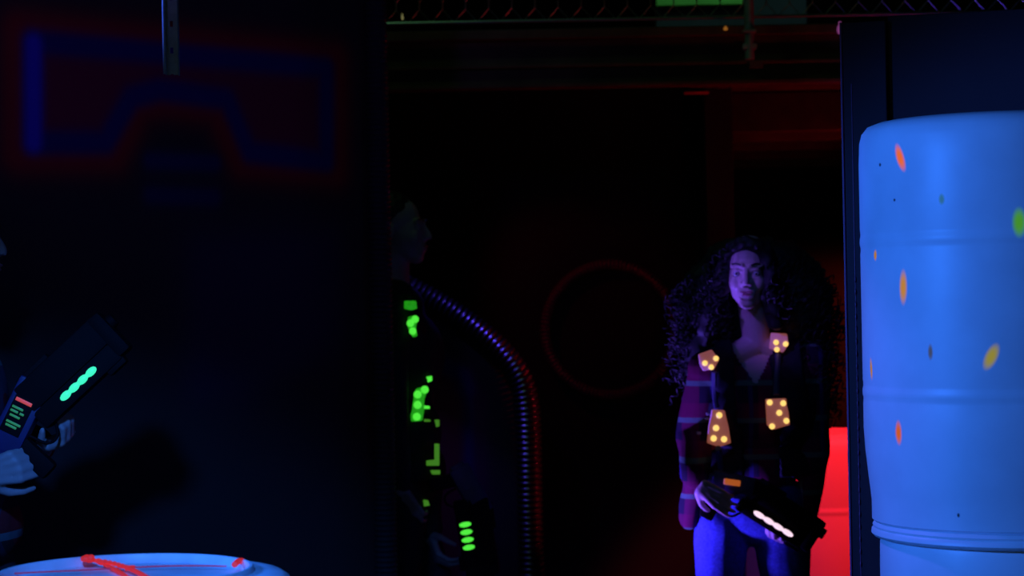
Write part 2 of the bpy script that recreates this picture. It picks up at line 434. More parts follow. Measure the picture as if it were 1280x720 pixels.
bm = bmesh.new(); box(bm, ((x0+x1)/2, FD+.02, zr), (x1-x0, .035, .035), bev=.004); obj('rail', bm, M_['wood'], fr, smooth=False)
# upright pole of the fence
a = at(936, 0, FD-.06); zpb = at(936, 74, FD-.06).z
bm = bmesh.new(); cone(bm, (a.x, FD-.06, zpb), .017, (a.x, FD-.06, 3.3), .017, 20)
box(bm, (a.x, FD-.06, zpb+.045), (.05, .03, .02), bev=.003); box(bm, (a.x, FD-.06, zpb+.1), (.046, .046, .012), bev=.003)
tag(obj('steel_pole', bm, M_['galv']), 'upright steel pole fixed in front of the fence and beam', 'pole')
def bulb(px, py, d, r, m, lab, nm='indicator_bulb'):
    bm = bmesh.new(); c = at(px, py, d); ell(bm, c, r, n=12); cone(bm, c+V((0, .0, r[2]*.6)), r[0]*.5, c+V((0, 0, r[2]*1.6)), r[0]*.4, 8)
    tag(obj(nm, bm, m, org=c), lab, 'light')
bulb(1050, 37, FD+.0, (.011, .011, .018), M_['led_pink'], 'small pink glowing bulb just left of the right partition top')
M_['led_amb'] = led('amber bulb', (0.45, 0.16, 0.02), .5); M_['led_yel'] = led('yellow bulb', (0.30, 0.28, 0.10), .5)
bulb(907, 36, FD-.0, (.008, .006, .006), M_['led_amb'], 'tiny amber light below the green-lit board')
bulb(503, 22, FD, (.004, .004, .009), M_['led_yel'], 'tiny yellowish light at the left end of the wire fence')

# ------------------------------------------------------------------ corrugated hoses
bm = bmesh.new(); hose(bm, [at(px, py, AD-.055) for px, py in path_px[:-1]]+[V((at(664, 720, AD-.055).x, AD-.055, 0.0))], .050, .0205, .009, 20)
tag(obj('corrugated_pipe', bm, M_['pipe']), 'thick black corrugated pipe curving down along the arch-shaped board', 'pipe')
bm = bmesh.new(); c = at(763, 412, BW-.04); N = 720; R0 = .268
q = [c+V((math.cos(2*PI*i/N)*R0, 0, math.sin(2*PI*i/N)*R0)) for i in range(N)]
s = 4; kk = 104*s; q = [c+V((math.cos(2*PI*i/kk)*R0, 0, math.sin(2*PI*i/kk)*R0)) for i in range(kk)]
rr = [.024, .021, .017, .021]; sweep(bm, q, lambda i: rr[i % 4], 14, True)
tag(obj('pipe_ring', bm, M_['pipe_ring']), 'corrugated pipe bent into a ring on the back wall', 'pipe ring')
a = hit(471, 100, LW[0]+LW[2]*.045, LW[2]); a = V((a.x, a.y, 0))
bm = bmesh.new(); hose(bm, [V((a.x, a.y, .0)), V((a.x, a.y, 1.4)), V((a.x, a.y, 2.85))], .036, .0155, .006, 18)
tag(obj('corrugated_conduit', bm, M_['pipe_matte']), 'slim corrugated conduit running up the edge of the left wall', 'pipe')

# ------------------------------------------------------------------ perforated metal channel
D = 4.3; a = at(207.5, 94, D); b = at(223, 94, D); W = b.x-a.x
bm = bmesh.new(); zc0 = a.z; H = 4.5-zc0
def ch(c, s): box(bm, c, s, bev=.0008)
# web with punched holes: built from strips between the holes
pitch = .055; hw_ = .0030
k = 0; z = zc0
xc = (a.x+b.x)/2
ch((xc-W/4-hw_/2, D, zc0+H/2), (W/2-hw_, .002, H)); ch((xc+W/4+hw_/2, D, zc0+H/2), (W/2-hw_, .002, H))
z = zc0
while z < zc0+H:
    ch((xc, D, z+pitch/2-.004), (2*hw_+.002, .002, pitch-.012)); z += pitch
ch((a.x+.001, D-.012, zc0+H/2), (.002, .024, H)); cone(bm, (a.x+.001, D-.024, zc0), .0032, (a.x+.001, D-.024, zc0+H), .0032, 14); ch((b.x-.001, D+.010, zc0+H/2), (.002, .020, H))
tag(obj('metal_channel', bm, M_['galv'], smooth=False), 'perforated steel channel hanging down at the upper left', 'metal channel')
# ------------------------------------------------------------------ drums
def drum_mat(name, col, spots, hole=None, rough=.42, wear=.12):
    m = bpy.data.materials.new(name); m.use_nodes = True; nt = m.node_tree; b = nt.nodes['Principled BSDF']
    b.inputs['Roughness'].default_value = rough
    tc = nt.nodes.new('ShaderNodeTexCoord')
    no = nt.nodes.new('ShaderNodeTexNoise'); no.inputs['Scale'].default_value = 7; no.inputs['Detail'].default_value = 6
    nt.links.new(tc.outputs['Object'], no.inputs['Vector'])
    mr = nt.nodes.new('ShaderNodeMapRange'); mr.inputs[1].default_value = .35; mr.inputs[2].default_value = .7; mr.inputs[3].default_value = 1-wear; mr.inputs[4].default_value = 1.0
    nt.links.new(no.outputs['Fac'], mr.inputs[0])
    sc_ = nt.nodes.new('ShaderNodeVectorMath'); sc_.operation = 'SCALE'; sc_.inputs[0].default_value = col
    nt.links.new(mr.outputs[0], sc_.inputs['Scale'])
    cur = sc_.outputs[0]; em = None
    def blob(c, half, ang, axis_u):
        # elongated soft blob around point c on the shell; coordinates along the tangent and z
        sub = nt.nodes.new('ShaderNodeVectorMath'); sub.operation = 'SUBTRACT'; sub.inputs[1].default_value = c
        nt.links.new(tc.outputs['Object'], sub.inputs[0])
        outs = []
        ca, sa = math.cos(ang), math.sin(ang)
        for ax, h in (((axis_u[0]*ca, axis_u[1]*ca, sa), half[0]), ((-axis_u[0]*sa, -axis_u[1]*sa, ca), half[1]), ((axis_u[1], -axis_u[0], 0), .05)):
            d = nt.nodes.new('ShaderNodeVectorMath'); d.operation = 'DOT_PRODUCT'; d.inputs[1].default_value = tuple(t/h for t in ax)
            nt.links.new(sub.outputs[0], d.inputs[0])
            p = nt.nodes.new('ShaderNodeMath'); p.operation = 'MULTIPLY'; nt.links.new(d.outputs['Value'], p.inputs[0]); nt.links.new(d.outputs['Value'], p.inputs[1]); outs.append(p.outputs[0])
        s1 = nt.nodes.new('ShaderNodeMath'); nt.links.new(outs[0], s1.inputs[0]); nt.links.new(outs[1], s1.inputs[1])
        s2 = nt.nodes.new('ShaderNodeMath'); nt.links.new(s1.outputs[0], s2.inputs[0]); nt.links.new(outs[2], s2.inputs[1])
        r = nt.nodes.new('ShaderNodeMapRange'); r.interpolation_type = 'SMOOTHSTEP'
        r.inputs[1].default_value = .0; r.inputs[2].default_value = 1.5; r.inputs[3].default_value = 1; r.inputs[4].default_value = 0
        nt.links.new(s2.outputs[0], r.inputs[0]); return r.outputs[0]
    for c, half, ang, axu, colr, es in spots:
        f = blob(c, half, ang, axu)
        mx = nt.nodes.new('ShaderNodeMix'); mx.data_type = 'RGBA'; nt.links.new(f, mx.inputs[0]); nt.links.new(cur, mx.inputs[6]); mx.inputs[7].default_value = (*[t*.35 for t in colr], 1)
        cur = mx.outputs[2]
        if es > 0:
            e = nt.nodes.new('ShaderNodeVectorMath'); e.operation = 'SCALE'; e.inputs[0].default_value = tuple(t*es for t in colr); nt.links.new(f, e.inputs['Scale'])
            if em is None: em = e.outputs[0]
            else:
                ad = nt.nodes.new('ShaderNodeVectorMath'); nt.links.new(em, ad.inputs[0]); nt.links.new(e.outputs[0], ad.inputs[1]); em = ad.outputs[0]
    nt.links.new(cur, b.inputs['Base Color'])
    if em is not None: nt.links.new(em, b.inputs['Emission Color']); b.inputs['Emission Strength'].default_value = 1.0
    return m
def ribs(R, H, fr):
    p = []
    for zf in fr:
        z = H*zf; p += [(R, z-.026), (R-.0008, z-.018), (R-.0008, z-.012), (R+.0007, z-.006), (R+.001, z), (R+.0007, z+.006), (R-.0008, z+.012), (R-.0008, z+.018), (R, z+.026)]
    return p
def drum_prof(R, H, kind='upper'):
    if kind == 'upper':
        p = [(0, .010), (R*.88, .010), (R*.91, 0), (R-.020, 0), (R-.014, .006), (R-.014, .045), (R-.012, .065), (R-.008, .10), (R-.003, .15), (R, .20)]
        return p + ribs(R, H, (.325, .700)) + [(R, H-.09), (R-.002, H-.045), (R-.007, H-.026), (R-.018, H-.012), (R-.040, H-.004), (R-.062, H-.001),
          (R-.072, H), (R-.079, H-.002), (R-.080, H-.018), (R-.10, H-.022), (0, H-.020)]
    if kind == 'lower':
        r = R-.014
        p = [(0, .010), (R*.88, .010), (R*.91, 0), (r-.006, 0), (r, .006), (r, .2)]
        return p + ribs(r, H, (.325, .66)) + [(r, H-.10), (r-.001, H-.045), (r-.004, H-.034), (r+.012, H-.030), (r+.017, H-.024), (r+.016, H-.016), (r+.012, H-.012), (r+.014, H-.007), (r+.010, H), (r-.002, H), (R*.9, H-.001), (0, H-.001)]
    p = [(0, .010), (R*.88, .010), (R*.91, 0), (R-.006, 0), (R, .006), (R, .2)]
    return p + ribs(R, H, (.345, .68)) + [(R, H-.06), (R-.003, H-.030), (R-.010, H-.016), (R-.022, H-.008), (R-.045, H-.005), (R-.072, H-.003), (R-.074, H+.005), (R-.076, H+.007), (R-.081, H+.007), (R-.083, H+.004), (R-.085, H-.010), (R-.093, H-.012), (0, H-.010)]
def drum(name, base, R, H, m, label, kind='front', group=None, bungs=True):
    t = thing(name, label, 'barrel', base, group)
    bm = bmesh.new(); lathe(bm, drum_prof(R, H, kind), base, 128); obj('barrel_body', bm, m, t)
    if kind == 'capped':
        for s_ in (-1, 1):
            bm = bmesh.new(); c = V(base)+V((s_*.12, .05, H-.010 if kind == 'front' else H-.020)); lathe(bm, [(0, .014), (.026, .014), (.030, .010), (.032, 0)], c, 24)
            obj('bung_cap', bm, m, t)
    return t
DR = .290; DD = 4.42; cx = 1250
bc = at(cx, 400, DD); ztop_low = 1.42-(at(cx, 400, DD).z-at(cx, 652, DD).z)+(at(cx, 400, DD).z-1.42)
ztop_low = at(cx, 650, DD).z
Hup = at(cx, 139, DD-.2).z-ztop_low
B_low = V((bc.x+.015, bc.y, 0)); B_up = V((bc.x, bc.y, ztop_low))
def shell(px, py, r=DR):
    """point of the upper drum's shell seen at px,py, in its own coordinates, with the tangent there"""
    d = ray(px, py); o_ = CAM-B_up; A = d.x**2+d.y**2; Bq = 2*(o_.x*d.x+o_.y*d.y); Cq = o_.x**2+o_.y**2-r*r
    disc = max(Bq*Bq-4*A*Cq, 0); t = (-Bq-math.sqrt(disc))/(2*A); p = o_+d*t
    tn = V((-p.y, p.x, 0)).normalized(); 
    if tn.x < 0: tn = -tn
    return tuple(p), (tn.x, tn.y)
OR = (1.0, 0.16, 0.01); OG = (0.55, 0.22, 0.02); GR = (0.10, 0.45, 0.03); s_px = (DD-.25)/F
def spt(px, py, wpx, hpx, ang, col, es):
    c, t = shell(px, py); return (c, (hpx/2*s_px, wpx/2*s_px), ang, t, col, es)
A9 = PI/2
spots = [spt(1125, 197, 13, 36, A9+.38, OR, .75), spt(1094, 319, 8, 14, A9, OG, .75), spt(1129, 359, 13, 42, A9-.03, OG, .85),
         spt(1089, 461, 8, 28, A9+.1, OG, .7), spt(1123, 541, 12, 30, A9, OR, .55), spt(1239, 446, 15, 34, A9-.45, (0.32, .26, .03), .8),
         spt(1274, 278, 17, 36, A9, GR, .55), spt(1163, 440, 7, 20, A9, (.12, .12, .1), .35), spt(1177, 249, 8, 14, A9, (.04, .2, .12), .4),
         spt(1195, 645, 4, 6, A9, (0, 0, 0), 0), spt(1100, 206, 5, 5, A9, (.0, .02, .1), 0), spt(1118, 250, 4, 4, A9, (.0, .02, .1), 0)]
PLA = (0.80, 0.86, 0.92)
drum('plastic_barrel', B_up, DR, Hup, drum_mat('paint splashed plastic', PLA, spots), 'upper blue-lit plastic barrel with orange and green paint splashes', 'upper')
drum('plastic_barrel', B_low, DR, ztop_low, drum_mat('clean barrel plastic', PLA, []), 'lower blue-lit barrel carrying the paint-splashed barrel', 'lower')
FDp = 3.70; fc = at(157, 716, FDp); R2 = .300
B_fg = V((fc.x, fc.y, 0)); Hf = fc.z
sp2 = []
fg = drum('plastic_barrel', B_fg, R2, Hf, drum_mat('foreground barrel plastic', (0.72, 0.82, 0.92), [((.26, -.12, Hf-.03), (.06, .06), 0, (1, 0), (.05, .5, .25), 0.0)], wear=.35), 'blue-lit barrel in the left foreground with red cord on its lid')
# red cord on the lid
def onz(px, py, z):
    d = ray(px, py); t = (z-CAM.z)/d.z; return CAM+d*t
zl = Hf+.003-.0225+.004
zl = Hf-.004
cord = thing('rope', 'knotted fluorescent red rope lying over the foreground barrel lid', 'cord', (B_fg.x, B_fg.y, Hf))
bm = bmesh.new()
K = onz(112, 699, zl+.01)
T1 = [onz(98, 700, zl), K, onz(128, 704, zl), onz(142, 711, zl), onz(157, 720, zl), onz(172, 733, zl)]
T2 = [K, onz(124, 701, zl+.006), onz(142, 704, zl+.006), onz(161, 710, zl+.004), onz(177, 718, zl+.003), onz(196, 729, zl)]
rnd = random.Random(3)
sweep(bm, resample(smooth_path(T1), .006), lambda i: .0036+.0010*math.sin(i*1.7), 8, ref=V((0, 0, 1)))
sweep(bm, resample(smooth_path(T2), .006), lambda i: .0036+.0012*math.sin(i*2.1+1), 8, ref=V((0, 0, 1)))
sweep(bm, resample([onz(158, 712, zl), onz(160, 709, zl+.002), onz(170, 708.5, zl)], .006), lambda i: .003, 6, ref=V((0, 0, 1)))
obj('strand', bm, M_['red_paint'], cord)
bm = bmesh.new()
for k in range(5): ell(bm, K+V((rnd.uniform(-.012, .006), rnd.uniform(-.012, .012), rnd.uniform(-.002, .006))), (.007, .009, .006), n=10)
obj('knot', bake(bm, .0016, 1), M_['red_paint'], cord)
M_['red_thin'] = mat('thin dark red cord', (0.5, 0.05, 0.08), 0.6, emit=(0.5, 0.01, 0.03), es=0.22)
bm = bmesh.new(); th = [onz(-20, 719, zl), onz(50, 715, zl), onz(100, 713, zl), onz(140, 710.5, zl), onz(200, 707.5, zl), onz(250, 707, zl), onz(288, 708, zl)]
sweep(bm, resample(smooth_path(th), .01), lambda i: .0014, 6, ref=V((0, 0, 1))); obj('thin_strand', bm, M_['red_thin'], cord)
# painted red dab on the barrel's raised ring
bm = bmesh.new(); a = onz(293, 706, Hf+.003); b = onz(303, 701, Hf+.003)
sweep(bm, resample([a, a.lerp(b, .5)+V((0, 0, .003)), b], .003), lambda i: .0055, 8, ref=V((0, 0, 1))); o = obj('paint_dab', bm, M_['red_paint'], fg); o['label'] = 'red paint dab on the rim'

RD = 8.05; rc = at(1026, 600, RD); zr_top = at(1040, 546, RD-.2).z
drum('red_barrel', V((rc.x, rc.y, 0)), .295, zr_top, drum_mat('red barrel plastic', (0.85, 0.25, 0.35), [], rough=.8, wear=.04), 'bright red-lit barrel standing behind the woman by the partition')

# ================================================================== PEOPLE
def head_prims(bm, T, s=1.0, male=False):
    """T maps head-local (face towards -y, origin at eye level centre) to world"""
    R = T.to_3x3().normalized()
    def e(c, r): ell(bm, T @ V(c)*1.0, tuple(t*s for t in r), R, 20)
    def c_(a, ra, b, rb): cap(bm, T @ V(a), ra*s, T @ V(b), rb*s, 10)
    e((0, .018, .035), (.074, .092, .086)); e((0, -.022, -.015), (.062, .068, .088)); e((0, -.030, -.060), (.048, .048, .048))
    e((0, -.060, -.092), (.026, .026, .022)); 
    for q in (-1, 1):
        e((q*.034, -.058, -.028), (.024, .026, .030)); e((q*.036, -.015, -.058), (.018, .04, .028))
        e((q*.074, .012, -.008), (.007, .016, .029)); e((q*.011, -.092, -.030), (.009, .010, .008))
        c_((q*.014, -.086, .030), .008, (q*.046, -.074, .028), .008)
        c_((q*.018, -.084, .0115), .0035, (q*.032, -.087, .0135), .0035); c_((q*.032, -.087, .0135), .0035, (q*.045, -.078, .010), .0035)
        c_((q*.020, -.083, -.007), .0035, (q*.042, -.079, -.007), .0035)
    c_((0, -.086, .018), .007, (0, -.106, -.020), .0095); e((0, -.106, -.026), (.011, .010, .009))
    e((-.008, -.090, -.055), (.014, .009, .0055)); e((.008, -.090, -.055), (.014, .009, .0055)); e((0, -.088, -.065), (.017, .010, .0065))
    e((0, -.080, -.060), (.030, .014, .024))
def head_deform(T, s):
    Ti = T.inverted()
    def f(co):
        p = Ti @ co
        if abs(p.x) < .06 and -.12 < p.y < -.05 and abs(p.z) < .04:
            for q in (-1, 1):
                d2 = ((p.x-q*.031)/.014)**2+((p.z-.002)/.008)**2
                if d2 < 6: p.y += .008*math.exp(-d2)
            return T @ p
        if abs(p.x) < .03 and p.y < -.08 and abs(p.z+.0595) < .006:
            p.y += .004*math.exp(-((p.z+.0595)/.0018)**2)*max(0, 1-abs(p.x)/.026); return T @ p
        return co
    return f
def face_parts(T, s, root, hairmat, brow=True):
    R = T.to_3x3().normalized()
    for q in (-1, 1):
        bm = bmesh.new(); ell(bm, T @ V((q*.031, -.0735, .002)), .0118*s, R, 20)
        ell(bm, T @ V((q*.031, -.0815, .002)), (.0052*s, .0044*s, .0052*s), R, 14, mi=1)
        obj('eye', bm, [M_['eyew'], M_['iris']], root)
        bm = bmesh.new(); pts = [T @ V((q*x_, y_, z_)) for x_, y_, z_ in ((.016, -.0930, .029), (.026, -.092, .0345), (.038, -.0865, .035), (.050, -.074, .029))]
        sweep(bm, resample(smooth_path(pts), .004*s), lambda i: .0028*s, 6, ref=R @ V((0, 1, 0))); obj('eyebrow', bm, hairmat, root)
    bm = bmesh.new(); 
    for sx in (-.008, .008): ell(bm, T @ V((sx, -.0925, -.0555)), (.0135*s, .0075*s, .0042*s), R, 14)
    ell(bm, T @ V((0, -.0905, -.0650)), (.016*s, .0085*s, .0052*s), R, 14)
    obj('lips', bm, M_['lips'], root)
def hand_prims(bm, Wp, d, nrm, thumb, curls=(.5, .5, .5, .5), k=1.0, spread=.06, tcurl=.3, bend=0.0):
    """Wp wrist, d pointing direction, nrm where the palm faces, thumb +1/-1 selects the side"""
    d = V(d).normalized(); nrm = V(nrm); nrm = (nrm-d*nrm.dot(d)).normalized(); s = d.cross(nrm).normalized()*thumb
    Wp = V(Wp); offs = (.030, .010, -.010, -.028); L0 = (.088, .092, .088, .080); LF = (.95, 1.05, 1.0, .80)
    for i in range(4):
        kn = Wp+d*L0[i]*k+s*offs[i]*k-nrm*.004*k
        cap(bm, Wp+s*offs[i]*.55*k+d*.012*k, .0135*k, kn, .0112*k, 10)
        dr = (d+s*spread*(1.5-i)).normalized(); p = kn; r = .0092
        a = 0
        for j, (L, cf) in enumerate(zip((.042, .027, .021), (1.0, 1.2, .8))):
            a += curls[i]*cf; q = p+(dr*math.cos(a)+nrm*math.sin(a))*L*LF[i]*k
            cap(bm, p, (r)*k, q, (r-.0008)*k, 10); p = q; r -= .0009
    ell(bm, Wp+d*.045*k, (.03*k, .03*k, .014*k), Matrix((s, d, nrm)).transposed(), 14)
    tb = Wp+d*.025*k+s*.026*k+nrm*.004*k; cap(bm, tb-d*.01*k, .015*k, tb+(d*.5+s*.6+nrm*.35).normalized()*.042*k, .0112*k, 10)
    p = tb+(d*.5+s*.6+nrm*.35).normalized()*.042*k; dd = (d*.9+s*.25+nrm*tcurl).normalized(); q = p+dd*.030*k
    cap(bm, p, .0105*k, q, .0098*k, 10); q2 = q+(d*.9+nrm*(tcurl+.3)).normalized()*.024*k; cap(bm, q, .0096*k, q2, .0078*k, 10)
def leg_prims(bm, hip, knee, ankle, grow=0.0, foot=False, fd=V((0, -1, 0))):
    cap(bm, hip, .078+grow, V(hip).lerp(V(knee), .5), .070+grow, 16); cap(bm, V(hip).lerp(V(knee), .5), .070+grow, knee, .052+grow, 16)
    mid = V(knee).lerp(V(ankle), .35)
    cap(bm, knee, .052+grow, mid, .053+grow, 14); cap(bm, mid, .053+grow, ankle, .036+grow*1.6, 14)
    if foot: cap(bm, ankle, .034, V(ankle)+fd*.12+V((0, 0, -.05)), .028, 12); cap(bm, ankle, .034, V(ankle)-fd*.03+V((0, 0, -.045)), .03, 12)
def torso_prims(bm, sh_l, sh_r, nb, waist, hips, R, grow=0.0, bust=True, male=False):
    """R: 3x3 body frame (x to the body's left, y back, z up)"""
    m = (V(sh_l)+V(sh_r))/2; ch = m.lerp(V(waist), .38)
    ell(bm, ch, (.150+grow+(.02 if male else 0), .105+grow, .160), R, 24)
    ell(bm, V(waist), (.118+grow+(.02 if male else 0), .090+grow, .13), R, 24)
    ell(bm, V(hips), (.158+grow, .112+grow, .115), R, 24)
    cap(bm, sh_l, .050+grow, nb, .050+grow*.5, 14); cap(bm, sh_r, .050+grow, nb, .050+grow*.5, 14)
    cap(bm, sh_l, .050+grow, ch, .075+grow, 14); cap(bm, sh_r, .050+grow, ch, .075+grow, 14)
    if bust:
        for q in (-1, 1): ell(bm, ch+R @ V((q*.065, -.070, .0)), (.060+grow, .050+grow, .058+grow), R, 16)
def shoe(root, ankle, fd):
    fd = V(fd).normalized(); s = V((fd.y, -fd.x, 0)); R = Matrix((s, fd, V((0, 0, 1)))).transposed(); a = V((ankle[0], ankle[1], 0))
    bm = bmesh.new(); ell(bm, a+fd*.095+V((0, 0, .034)), (.044, .085, .036), R, 18); ell(bm, a-fd*.015+V((0, 0, .045)), (.036, .055, .045), R, 18)
    cap(bm, a+V((0, 0, .06)), .038, a+V((0, 0, .10)), .040, 12); ell(bm, a+fd*.05+V((0, 0, .05)), (.036, .07, .035), R, 18)
    sh = obj('shoe', bake(bm, .005, 2), M_['trainer'], root)
    bm = bmesh.new(); ell(bm, a+fd*.10+V((0, 0, .012)), (.047, .09, .012), R, 20); ell(bm, a-fd*.01+V((0, 0, .012)), (.040, .066, .012), R, 20)
    b_ = bake(bm, .004, 1)
    for v in b_.verts: v.co.z = max(v.co.z, .0005)
    sh['_o'] = root['_o']; obj('sole', b_, M_['sole'], sh)
def trim_mesh(bm, keep):
    dl = [v for v in bm.verts if not keep(v.co)]; bmesh.ops.delete(bm, geom=dl, context='VERTS'); return bm
def solid(name, bm, m, parent, th):
    o = obj(name, bm, m, parent); md = o.modifiers.new('thickness', 'SOLIDIFY'); md.thickness = th; md.offset = 1; return o

def plaid(name, c_base, c_a, c_b, c_w, scale=.115):
    m = bpy.data.materials.new(name); m.use_nodes = True; nt = m.node_tree; b = nt.nodes['Principled BSDF']; b.inputs['Roughness'].default_value = .9; b.inputs['Specular IOR Level'].default_value = .1
    tc = nt.nodes.new('ShaderNodeTexCoord'); sp = nt.nodes.new('ShaderNodeSeparateXYZ'); nt.links.new(tc.outputs['Object'], sp.inputs[0])
    def band(sock, off, per, lo):
        a = nt.nodes.new('ShaderNodeMath'); a.operation = 'ADD'; a.inputs[1].default_value = off+10; nt.links.new(sock, a.inputs[0])
        d = nt.nodes.new('ShaderNodeMath'); d.operation = 'DIVIDE'; d.inputs[1].default_value = per; nt.links.new(a.outputs[0], d.inputs[0])
        f = nt.nodes.new('ShaderNodeMath'); f.operation = 'FRACT'; nt.links.new(d.outputs[0], f.inputs[0])
        l = nt.nodes.new('ShaderNodeMath'); l.operation = 'LESS_THAN'; l.inputs[1].default_value = lo; nt.links.new(f.outputs[0], l.inputs[0]); return l.outputs[0]
    cur = None; prev = (*c_base, 1)
    for sock, off, per, lo, colr, fac in ((sp.outputs[0], 0, scale, .45, c_a, .6), (sp.outputs[2], .02, scale, .45, c_a, .6), (sp.outputs[0], .03, scale, .12, c_b, .8), (sp.outputs[2], .03, scale, .14, c_w, .9)):
        k = band(sock, off, per, lo); mu = nt.nodes.new('ShaderNodeMath'); mu.operation = 'MULTIPLY'; mu.inputs[1].default_value = fac; nt.links.new(k, mu.inputs[0])
        mx = nt.nodes.new('ShaderNodeMix'); mx.data_type = 'RGBA'; nt.links.new(mu.outputs[0], mx.inputs[0])
        if cur is None: mx.inputs[6].default_value = prev
        else: nt.links.new(cur, mx.inputs[6])
        mx.inputs[7].default_value = (*colr, 1); cur = mx.outputs[2]
    nt.links.new(cur, b.inputs['Base Color']); return m
M_['plaid'] = plaid('red plaid flannel', (0.02, 0.012, 0.03), (0.16, 0.008, 0.05), (0.035, 0.025, 0.12), (0.09, 0.16, 0.13))
M_['plaid_d'] = plaid('dark plaid cloth', (0.03, 0.025, 0.03), (0.28, 0.02, 0.03), (0.04, 0.05, 0.10), (0.10, 0.18, 0.22), .13)

def sensor(parent, outline, depth_n, leds, hm, lm, r_led=.0085, th=.016):
    """outline: world points of the housing's face (closed), depth_n: outward normal; leds: world points"""
    nrm = V(depth_n).normalized(); bm = bmesh.new(); t = bmesh.new()
    f = [t.verts.new(V(p)-nrm*th) for p in outline]; g = [t.verts.new(V(p)) for p in outline]
    t.faces.new(f[::-1]); t.faces.new(g); k = len(f)
    for i in range(k): t.faces.new((f[i], f[(i+1) % k], g[(i+1) % k], g[i]))
    bmesh.ops.bevel(t, geom=list(t.edges), offset=.004, segments=2, profile=.6, affect='EDGES'); merge(bm, t, 0)
    for p in leds: ell(bm, V(p)+nrm*.002, (r_led, r_led*.5, r_led), None, 12, mi=1)
    return obj('sensor_light', bm, [hm, lm], parent)

def gun(root_pos, f, side, label, group, strip_m, scr=True, strip_px=None, blink=False, srange=(.035, .135)):
    """laser tag gun; f forward direction, side = unit vector to the visible side"""
    f = V(f).normalized(); side = V(side); side = (side-f*side.dot(f)).normalized(); u_ = side.cross(f).normalized()
    if u_.z < 0: u_ = -u_
    R = Matrix((f, -side, u_)).transposed()   # local x forward, -y visible side, z up
    O = V(root_pos)
    t = thing('laser_tag_gun', label, 'laser tag gun', root_pos, group)
    W_ = lambda p: O+R @ V(p)
    Rr = R @ Euler((0, -.36, 0)).to_matrix()   # receiver kinks upward at the back
    bm = bmesh.new(); box(bm, W_((-.060, 0, .006)), (.17, .050, .072), Rr, .008); box(bm, W_((-.128, 0, -.020)), (.05, .042, .05), Rr, .008)
    obj('receiver', bm, M_['gun'], t)
    bm = bmesh.new(); box(bm, W_((.09, 0, .022)), (.24, .056, .070), R, .009); box(bm, W_((.205, 0, .002)), (.035, .060, .108), R, .010); box(bm, W_((.03, 0, .058)), (.09, .036, .02), R, .005)
    cone(bm, W_((.20, 0, .022)), .018, W_((.236, 0, .022)), .016, 16)
    obj('barrel_shroud', bm, M_['gunblk'], t)
    bm = bmesh.new(); box(bm, W_((.080, 0, -.034)), (.23, .052, .046), R, .008); box(bm, W_((.17, 0, -.058)), (.05, .04, .02), R, .006); obj('lower_body', bm, M_['gunblk'], t)
    bm = bmesh.new(); box(bm, W_((-.100, 0, -.075)), (.045, .036, .11), R @ Euler((0, .30-.36, 0)).to_matrix(), .010); obj('grip', bm, M_['gunblk'], t)
    bm = bmesh.new(); pts = [W_(p) for p in ((-.075, 0, -.04), (-.06, 0, -.082), (-.03, 0, -.086), (-.01, 0, -.05))]
    sweep(bm, resample(smooth_path(pts), .006), lambda i: .0035, 8, ref=side); obj('trigger_guard', bm, M_['gunblk'], t)
    bm = bmesh.new(); n = 4; x0_, x1_ = srange
    for i in range(n):
        c = x0_+(i+.5)*(x1_-x0_)/n
        ell(bm, W_((c, -.027, -.032)), ((x1_-x0_)/n*(.36 if blink else .60), .006, .020 if blink else .0085), R, 14)
    if not blink: box(bm, W_(((x0_+x1_)/2, -.0275, -.032)), (x1_-x0_, .006, .010), R, .002)
    obj('light_strip', bm, strip_m, t)
    bm = bmesh.new(); Rc = Rr
    box(bm, W_((-.060, -.0265, .008)), (.085, .004, .046), Rc, .0015)
    if scr:
        sb = lambda p: W_(Euler((0, -.36, 0)).to_matrix() @ V(p)+V((-.060, .0015, .008)))
        d = obj('display', bm, M_['gunblk'], t); d['_o'] = t['_o']
        bm = bmesh.new(); box(bm, sb((.034, -.0305, .0)), (.008, .003, .038), Rc, .001); o_ = obj('display_bar', bm, M_['scr_r'], d)
        bm = bmesh.new()
        for dx, dz, l in ((.016, .006, .026), (.007, .010, .018), (.007, -.008, .010), (-.003, .004, .024), (-.018, 0, .034), (-.026, .002, .026)): box(bm, sb((dx, -.0305, dz)), (.005, .003, l), Rc, .001)
        obj('display_glyph', bm, M_['scr_g'], d)
    else: obj('side_plate', bm, M_['gun'], t)
    return t, W_, R

# ---------------------------------------------------------------- the woman
WD = 6.5; WO = at(945, 700, WD); WO = V((WO.x, WD, 0))
def pw(px, py, dy=0.0): return at(px, py, WD+dy)
wo = thing('person', 'woman with big curly hair in plaid shirt and orange-lit vest, gun held low', 'person', WO)
yaw = Euler((math.radians(4), math.radians(1), math.radians(-11)))  # turned a little to image left
HS = .97
TH = Matrix.Translation(pw(935.5, 341, -.02)) @ yaw.to_matrix().to_4x4() @ Matrix.Scale(HS, 4)
shl = pw(1012, 452, .03); shr = pw(884, 462, -.02); nb = pw(947, 430, .03); wst = pw(948, 590, .02); hp = pw(945, 632, .03)
Rb = Euler((0, math.radians(-3), math.radians(-8))).to_matrix()
elr = pw(868, 545, .03); wrr = pw(869, 600, -.15)
ell_ = pw(1016, 565, .03); wrl = pw(1004, 650, -.03)
hipr = pw(903, 650, .03); hipl = pw(975, 650, .03)
ankr = V((hipr.x-.03, WD+.05, .09)); ankl = V((hipl.x+.03, WD+.02, .09)); knr = hipr.lerp(ankr, .48)+V((-.005, -.02, 0)); knl = hipl.lerp(ankl, .48)+V((.005, -.02, 0))
bm = bmesh.new(); head_prims(bm, TH, HS)
cap(bm, TH @ V((0, .022, -.07)), .041, nb, .045, 16)
